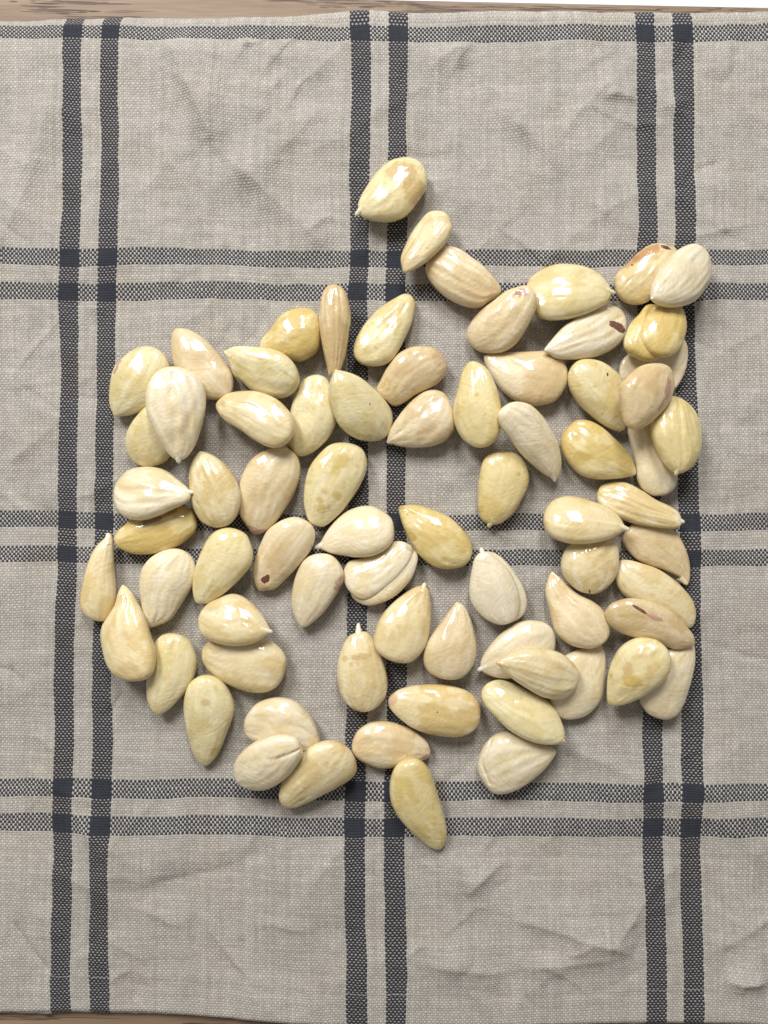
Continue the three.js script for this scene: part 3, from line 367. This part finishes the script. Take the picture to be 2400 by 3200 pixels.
class Kernel {                                                                // one rounded body in the local frame of its almond
  constructor(line, T, dy, a, seed, dents, groove) { Object.assign(this, profile(line), { T, dy, a, seed, dents, groove }); }
  local(s, q) { return [this.o[0] + s * this.ax[0] - q * this.ax[1], this.o[1] + s * this.ax[1] + q * this.ax[0]]; }   // -> [along, across] of the almond's plane
  toSQ(x, z) { const dx = x - this.o[0], dz = z - this.o[1]; return [dx * this.ax[0] + dz * this.ax[1], -dx * this.ax[1] + dz * this.ax[0]]; }
  point(u, th, plain) {
    const f = (1 - Math.cos(Math.PI * u)) / 2, s = mix(this.s0, this.s1, f), [lo, hi] = this.at(s), w = Math.max(0, (hi - lo) / 2), m = (hi + lo) / 2, a = this.a;
    const c = Math.cos(th), sn = Math.sin(th), q = m + w * c, [x, z] = this.local(s, q);
    const body = Math.pow(w / this.wmax, 0.72) * (0.9 + 0.16 * Math.sin(Math.PI * Math.min(1, f * 1.1)));
    let y = this.T * body * Math.sign(sn) * Math.pow(Math.abs(sn), 0.84);
    if (a.dish && sn > 0) y *= 1 - a.dish * sn * sn * Math.sin(Math.PI * f);
    if (!plain) {
      const rg = a.rg ?? 0.35, rk = a.rk ?? 6, se = this.seed * 3.17, face = Math.abs(sn);
      const fan = c * rk * 0.5 + 0.5 * N(f * 2.2, c * 1.2, se + 3), r1 = N(fan * 1.5, f * 1.5, se), r2 = N(fan * 3.4, f * 3.2 + 4, se + 1);
      const ends = sstep(0.02, 0.2, f) * sstep(1.0, 0.86, f);
      y += face * ends * (rg * (0.40 * r1 + 0.27 * r2) + 0.30 * (a.lump ?? 0.7) * N(f * 3.1, c * 1.7, se + 9) + 0.16 * (a.lump ?? 0.7) * N(f * 6, c * 4.5, se + 12) + 0.075 * N(f * 6, c * 8, se + 13) + 0.028 * N(f * 7, c * 13, se + 15) + (0.012 + 0.06 * rg) * N(fan * 7, f * 4, se + 17)) * Math.sign(sn);
      if (sn > 0) {
        for (const [dx, dz, dr, dd] of this.dents) y -= dd * Math.exp(-((x - dx) ** 2 + (z - dz) ** 2) / (dr * dr));
        if (this.groove) { let d2 = 1e9; for (let i = 0; i < this.groove.length - 1; i++) { const [ax, az] = this.groove[i], [bx, bz] = this.groove[i + 1], ex = bx - ax, ez = bz - az, t = clamp(((x - ax) * ex + (z - az) * ez) / (ex * ex + ez * ez), 0, 1); d2 = Math.min(d2, (x - ax - ex * t) ** 2 + (z - az - ez * t) ** 2); } y -= 0.55 * Math.exp(-d2 / 0.12); }
      }
    }
    return [x, y + this.dy, z, f, c, sn];
  }
}
const MARK = { tan: [203, 176, 122], yel: [200, 174, 98], pink: [190, 148, 128], bruise: [170, 130, 104], brown: [104, 62, 44], purple: [108, 66, 56], rust: [176, 122, 66], pale: [231, 219, 188] };
const nutBump = texture(512, 512, (x, y, c) => { const k = 2 * Math.PI / 512, X = Math.cos(x * k), Y = Math.sin(x * k), Z = Math.cos(y * k), W2 = Math.sin(y * k);
  c[0] = c[1] = c[2] = clamp(128 + 110 * N(X * 5 + Z * 3, Y * 5 + W2 * 3, Z * 4) + 70 * N(X * 23 + Z * 11, Y * 23 + W2 * 13, W2 * 19), 0, 255); });
const nutMat = (rough, coat, coatRough) => new THREE.MeshPhysicalMaterial({ vertexColors: true, roughness: rough, clearcoat: coat, clearcoatRoughness: coatRough, ior: 1.46, bumpMap: nutBump, bumpScale: 0.00011 });
const WET = nutMat(0.48, 1.0, 0.07), DAMP = nutMat(0.6, 0.45, 0.28), NIB = nutMat(0.5, 1.0, 0.1);
const skinMats = {}; for (const k of ['pink', 'brown', 'purple']) skinMats[k] = new THREE.MeshPhysicalMaterial({ color: new THREE.Color().setRGB(...lin(...MARK[k])), roughness: 0.45, clearcoat: 0.8, clearcoatRoughness: 0.15, bumpMap: nutBump, bumpScale: 0.0001, side: THREE.DoubleSide });

function solve(A) {
  const px = (arr) => { const o = []; for (let i = 0; i < arr.length; i += 2) o.push(toPhoto(A.f, arr[i], arr[i + 1])); return o; };
  const outline = px(A.pts), second = A.two ? px(A.two) : null;
  let cx = 0, cy = 0; for (const [x, y] of outline) { cx += x / outline.length; cy += y / outline.length; }
  let n = UPV.clone(), h = clothHeight(ground(cx, cy).x, ground(cx, cy).z) + 3.4, S2;
  for (let it = 0; it < 4; it++) {
    const c = hit(cx, cy, new THREE.Vector3(0, h, 0).add(it ? new THREE.Vector3(S2.c.x, 0, S2.c.z) : ZERO), n);
    if (it) c.copy(hit(cx, cy, new THREE.Vector3(S2.c.x, h, S2.c.z), n));
    const tip = hit(...outline[0], c, n), ex = tip.clone().sub(c).multiplyScalar(-1).normalize(), ez = ex.clone().cross(n).normalize();
    const flat = (pts) => pts.map(([a, b]) => { const p = hit(a, b, c, n).sub(c); return [p.dot(ex), p.dot(ez)]; });
    const line = closedSpline(flat(outline), 8), ex0 = profile(line), T = (A.th ?? 0.52) * Math.min(ex0.wmax, 7.6);
    const at = (x, y, up = 0.8) => { const q = hit(...toPhoto(A.f, x, y), c.clone().addScaledVector(n, T * up), n).sub(c); return [q.dot(ex), q.dot(ez)]; };
    const unit = FR[A.f][2], mmPer = S * 0.69125 / unit;
    const dents = (A.dents ?? []).map(([x, y, r, d]) => [...at(x, y), r * mmPer, d]);
    const groove = A.groove?.map(([x, y]) => at(x, y));
    const bodies = second ? [new Kernel(line, T * 0.76, T * 0.26, A, A.n, dents, groove), new Kernel(closedSpline(flat(second), 8), T * 0.74, -T * 0.28, A, A.n + 200, [], null)] : [new Kernel(line, T, 0, A, A.n, dents, groove)];
    // rest pose: of all small tilts, the one in which the almond comes to lie lowest
    const under = [];
    for (const b of bodies) for (let i = 1; i < 24; i++) for (let k = 1; k < 12; k++) { const p = b.point(i / 24, Math.PI + Math.PI * k / 12, true); under.push([p[0] * 0.985, p[1], p[2] * 0.985]); }
    const base = { ex: new THREE.Vector3(ex.x, 0, ex.z).normalize() };
    const pose = (ga, gb) => { const nn = new THREE.Vector3(-ga, 1, -gb).normalize(), e1 = base.ex.clone().addScaledVector(nn, -base.ex.dot(nn)).normalize(), e3 = e1.clone().cross(nn); return { nn, e1, e3 }; };
    const lift = (ga, gb) => { const { nn, e1, e3 } = pose(ga, gb); let m = -1e9;
      for (const [a, b, d] of under) { const x = c.x + e1.x * a + nn.x * b + e3.x * d, z = c.z + e1.z * a + nn.z * b + e3.z * d, y = e1.y * a + nn.y * b + e3.y * d; m = Math.max(m, fieldAt(x, z) - y); }
      return m; };
    let ba = -n.x / n.y, bb = -n.z / n.y, bl = 1e9, span = 0.5;
    if (it < 3) for (let lvl = 0; lvl < 3; lvl++) { const ca = lvl ? ba : 0, cb = lvl ? bb : 0; for (let i = -4; i <= 4; i++) for (let k = -4; k <= 4; k++) { const ga = ca + i * span / 4, gb = cb + k * span / 4; if (Math.hypot(ga, gb) > 0.42) continue; const l = lift(ga, gb) + 3.5 * (ga * ga + gb * gb); if (l < bl) { bl = l; ba = ga; bb = gb; } } span *= 0.3; }
    if (it && it < 3) { ba = mix(ba, -n.x / n.y, 0.4); bb = mix(bb, -n.z / n.y, 0.4); }
    const P = pose(ba, bb); h = lift(ba, bb) - 0.12; n = P.nn;
    S2 = { c: c.clone().setY(h), ...P, bodies, T, at, mmPer };
    // the next round traces the outline again on the tilted plane; the last one keeps the shape and only drops it into place
  }
  return S2;
}
const used = {};
const order = ALM.map((a, i) => [a.layer, i]).sort((a, b) => a[0] - b[0] || a[1] - b[1]).map(([, i]) => ALM[i]);
const placedBy = new Map();
for (const A of order) {
  const q = solve(A); placedBy.set(A.n, q);
  for (const b of q.bodies) for (let i = 0; i <= 60; i++) for (let k = 0; k <= 44; k++) {
    const p = b.point(i / 60, Math.PI * k / 44, true), x = q.c.x + q.e1.x * p[0] + q.nn.x * p[1] + q.e3.x * p[2], y = q.c.y + q.e1.y * p[0] + q.nn.y * p[1] + q.e3.y * p[2] - 0.15, z = q.c.z + q.e1.z * p[0] + q.nn.z * p[1] + q.e3.z * p[2];
    const gi = Math.round((x - GX0) / GS), gj = Math.round((z - GZ0) / GS); if (gi < 0 || gj < 0 || gi >= GW || gj >= GH) continue;
    const w = gj * GW + gi; if (y > field[w]) field[w] = y;
  }
}
let made = 0;
for (const A of ALM) {
  const q = placedBy.get(A.n), T = q.T, r = rng(A.n * 97 + 13), se = A.n * 1.73;
  const root = new THREE.Group(); root.name = made ? `almond_${String(made).padStart(3, '0')}` : 'almond'; made++;
  const foot = T * (A.two ? 1.02 : 1);
  root.position.copy(q.c).addScaledVector(q.nn, -foot).multiplyScalar(0.001);
  root.quaternion.setFromRotationMatrix(new THREE.Matrix4().makeBasis(q.e1, q.nn, q.e3));
  root.userData = { label: A.label, category: 'almond', group: 'blanched almonds spread on the tea towel' };
  scene.add(root);
  const [base, wetC, chalk] = TONE[A.tone].map((c) => lin(...c)), tint = 0.96 + r() * 0.07, warm = r() * 0.03;
  const spots = []; for (let k = 0; k < (A.sp ?? 2); k++) spots.push([0.1 + r() * 0.8, (r() - 0.5) * 1.7, 0.35 + r() * 0.5, r()]);
  const marks = (A.marks ?? []).map(([x, y, rx, ry, rot, k, s]) => { const p = q.at(x, y), pa = q.at(x + 20 * Math.cos(rot * Math.PI / 180), y + 20 * Math.sin(rot * Math.PI / 180)); return { p, a: Math.atan2(pa[1] - p[1], pa[0] - p[0]), rx: rx * q.mmPer, ry: ry * q.mmPer, c: lin(...MARK[k]), s }; });
  q.bodies.forEach((b, bi) => {
    const NU = 92, NT = 72, pos = [], col = [], uv = [], idx = [];
    const put = (u, th) => {
      const [x, y, z, f, c, sn] = b.point(u, th); pos.push(x * 0.001, (y + foot) * 0.001, z * 0.001); uv.push(x / 26 + A.n * 0.37, z / 26 + A.n * 0.61 + (sn < 0 ? 0.5 : 0));
      const pt = A.pt ?? 0.35, nz = fbm(x * 0.12 + se, z * 0.17, se + 2, 4), nf = N(x * 0.45, z * 0.8 + se, 7);
      let wet = (0.32 + 0.55 * pt) * sstep(-0.05 - 0.4 * (pt - 0.3), 0.32 - 0.4 * (pt - 0.3), nz + 0.2 * nf);
      if (A.deep) wet = Math.max(wet, A.deep * sstep(-0.35, 0.25, nz));
      const fan = c * (A.rk ?? 6) * 0.5 + 0.5 * N(f * 2.2, c * 1.2, b.seed * 3.17 + 3);
      const streak = sstep(0.05, 0.5, N(fan * 2.6, f * 1.6, se + 20) + 0.35 * N(fan * 6, f * 4, se + 21)) * (0.5 + 0.5 * Math.min(1, A.rg ?? 0.35));
      const vein = 0.4 * sstep(0.05, 0.0, Math.abs(N(fan * 2.1, f * 1.3, se + 24) + 0.12 * N(fan * 5, f * 7, se + 25))) * sstep(-0.2, 0.25, N(f * 3, c * 2, se + 26));
      const k = [0, 1, 2].map((e) => mix(mix(base[e], chalk[e], streak), wetC[e], Math.max(wet, vein)));
      for (const [sf, sc, sr, sd] of spots) { const d = Math.hypot((f - sf) * b.L, (c - sc) * b.wmax) / sr; if (sn > 0 && d < 1.6) { const w = sstep(1.15, 0.75, d + 0.3 * nf) * (0.35 + 0.35 * sd); for (let e = 0; e < 3; e++) k[e] = mix(k[e], wetC[e], w); } }
      if (sn > -0.3) for (const m of marks) { const dx = x - m.p[0], dz = z - m.p[1], ca = Math.cos(m.a), sa = Math.sin(m.a), d = Math.hypot((dx * ca + dz * sa) / m.rx, (-dx * sa + dz * ca) / m.ry) + 0.35 * N(x * 0.8, z * 0.8, se + 40) + 0.15 * N(x * 2.2, z * 2.2, se + 41); const w = sstep(1.12, 0.82, d) * m.s; for (let e = 0; e < 3; e++) k[e] = mix(k[e], m.c[e], w); }
      const g = tint * (1 + 0.05 * N(x * 1.3, z * 1.3, se + 50) + 0.05 * N(x * 0.3, z * 0.3, se + 51));
      col.push(k[0] * g * (1 + warm), k[1] * g, k[2] * g * (1 - 2 * warm));
    };
    for (let i = 0; i <= NU; i++) { const u = i / NU; if (i === 0 || i === NU) { put(u, Math.PI / 2); continue; } for (let k = 0; k < NT; k++) put(u, k / NT * Math.PI * 2); }
    const ring = (i, k) => i === 0 ? 0 : i === NU ? 1 + (NU - 1) * NT : 1 + (i - 1) * NT + (k % NT);
    for (let i = 0; i < NU; i++) for (let k = 0; k < NT; k++) { const a = ring(i, k), b2 = ring(i + 1, k), c = ring(i + 1, k + 1), d = ring(i, k + 1); if (i > 0) idx.push(a, c, d); if (i < NU - 1) idx.push(a, b2, c); }
    mesh(q.bodies.length > 1 ? 'kernel_half' : 'kernel', geo(pos, idx, uv, col), A.matte > 0.6 ? DAMP : WET, root);
  });
  const b0 = q.bodies[0];
  if (A.nib) {                                                                // the small germ tip
    const [ex, ez] = q.at(...A.nib, 0), [mx, mz] = b0.local(b0.s0 + b0.L * 0.5, 0); let dx = ex - mx, dz = ez - mz; const L = Math.hypot(dx, dz); dx /= L; dz /= L;
    const len = 3.3, R = 0.92 * (A.nr ?? 1), sx = ex - dx * len, sz = ez - dz * len, pos = [], col = [], idx = [], uv = [], cN = lin(...(A.nibc === 'tan' ? [219, 190, 138] : TONE[A.tone][2]));
    const NR = 14, NS = 14, bend = (r() - 0.5) * 0.5, topAt = (x, z) => { const [s, qq] = b0.toSQ(x, z); if (s <= b0.s0) return 0; const [lo, hi] = b0.at(s), w = (hi - lo) / 2, m = (hi + lo) / 2; const cc = clamp((qq - m) / Math.max(w, 0.01), -0.98, 0.98), u = Math.acos(clamp(1 - 2 * (s - b0.s0) / (b0.s1 - b0.s0), -1, 1)) / Math.PI; return Math.max(0, b0.point(u, Math.acos(cc))[1] - b0.dy); };
    for (let i = 0; i <= NR; i++) { const t = i / NR, rr = R * (t > 0.8 ? Math.sqrt(Math.max(0, 1 - ((t - 0.8) / 0.2) ** 2)) : 1) * mix(1.25, 0.52, t) * (1 + 0.08 * N(t * 4, se, 3));
      const off = bend * t * t, x = sx + dx * len * t - dz * off, z = sz + dz * len * t + dx * off, y = b0.dy + mix(Math.max(0.0, topAt(sx, sz) - R * 0.95), 0.1, Math.min(1, t * 1.1));
      for (let k = 0; k < NS; k++) { const a = k / NS * Math.PI * 2; const X = x - dz * rr * Math.cos(a), Z = z + dx * rr * Math.cos(a), Y = y + rr * 0.9 * Math.sin(a); pos.push(X * 0.001, (Y + foot) * 0.001, Z * 0.001); uv.push(X / 26, Z / 26); const g = 1 + 0.06 * N(X * 2, Z * 2, se); col.push(cN[0] * g, cN[1] * g, cN[2] * g); } }
    for (let i = 0; i < NR; i++) for (let k = 0; k < NS; k++) { const a = i * NS + k, b = i * NS + (k + 1) % NS; idx.push(a, a + NS, b, b, a + NS, b + NS); }
    mesh('nib', geo(pos, idx, uv, col), NIB, root);
  }
  for (const [x, y, rx, ry, rot, kind] of A.skin ?? []) {                       // leftover flakes of skin, thin sheets lying on the kernel
    const p = q.at(x, y), pa = q.at(x + 20 * Math.cos(rot * Math.PI / 180), y + 20 * Math.sin(rot * Math.PI / 180)), a0 = Math.atan2(pa[1] - p[1], pa[0] - p[0]), pos = [], uv = [], idx = [], NR = 8, NS = 32;
    for (let i = 0; i <= NR; i++) for (let k = 0; k < NS; k++) {
      const a = k / NS * Math.PI * 2, t = i / NR, e = 1 + 0.32 * N(Math.cos(a) * 1.6 + se, Math.sin(a) * 1.6, x) + 0.15 * N(Math.cos(a) * 4, Math.sin(a) * 4 + se, y), ux = Math.cos(a) * rx * q.mmPer * t * e, uz = Math.sin(a) * ry * q.mmPer * t * e;
      let X = p[0] + ux * Math.cos(a0) - uz * Math.sin(a0), Z = p[1] + ux * Math.sin(a0) + uz * Math.cos(a0), [s, qq] = b0.toSQ(X, Z);
      s = clamp(s, b0.s0 + 0.15, b0.s1 - 0.15); const [lo, hi] = b0.at(s), w = (hi - lo) / 2, m = (hi + lo) / 2, cc = clamp((qq - m) / w, -0.985, 0.985), u = Math.acos(1 - 2 * (s - b0.s0) / (b0.s1 - b0.s0)) / Math.PI;
      const P = b0.point(u, Math.acos(cc)), out = 0.12 * Math.sqrt(1 - t * t * 0.999) - 0.03 + 0.04 * N(X * 1.5, Z * 1.5, se);
      pos.push((P[0]) * 0.001, (P[1] + foot + out) * 0.001, (P[2] + cc * out) * 0.001); uv.push(P[0] / 26, P[2] / 26);
    }
    for (let i = 0; i < NR; i++) for (let k = 0; k < NS; k++) { const a = i * NS + k, b = i * NS + (k + 1) % NS; idx.push(a, b, a + NS, b, b + NS, a + NS); }
    mesh('skin_remnant', geo(pos, idx, uv), skinMats[kind], root).userData = { label: { pink: 'pinkish scrap of skin', brown: 'dark brown fleck of skin', purple: 'purple brown flake of skin' }[kind] };
  }
}

renderer.render(scene, camera);
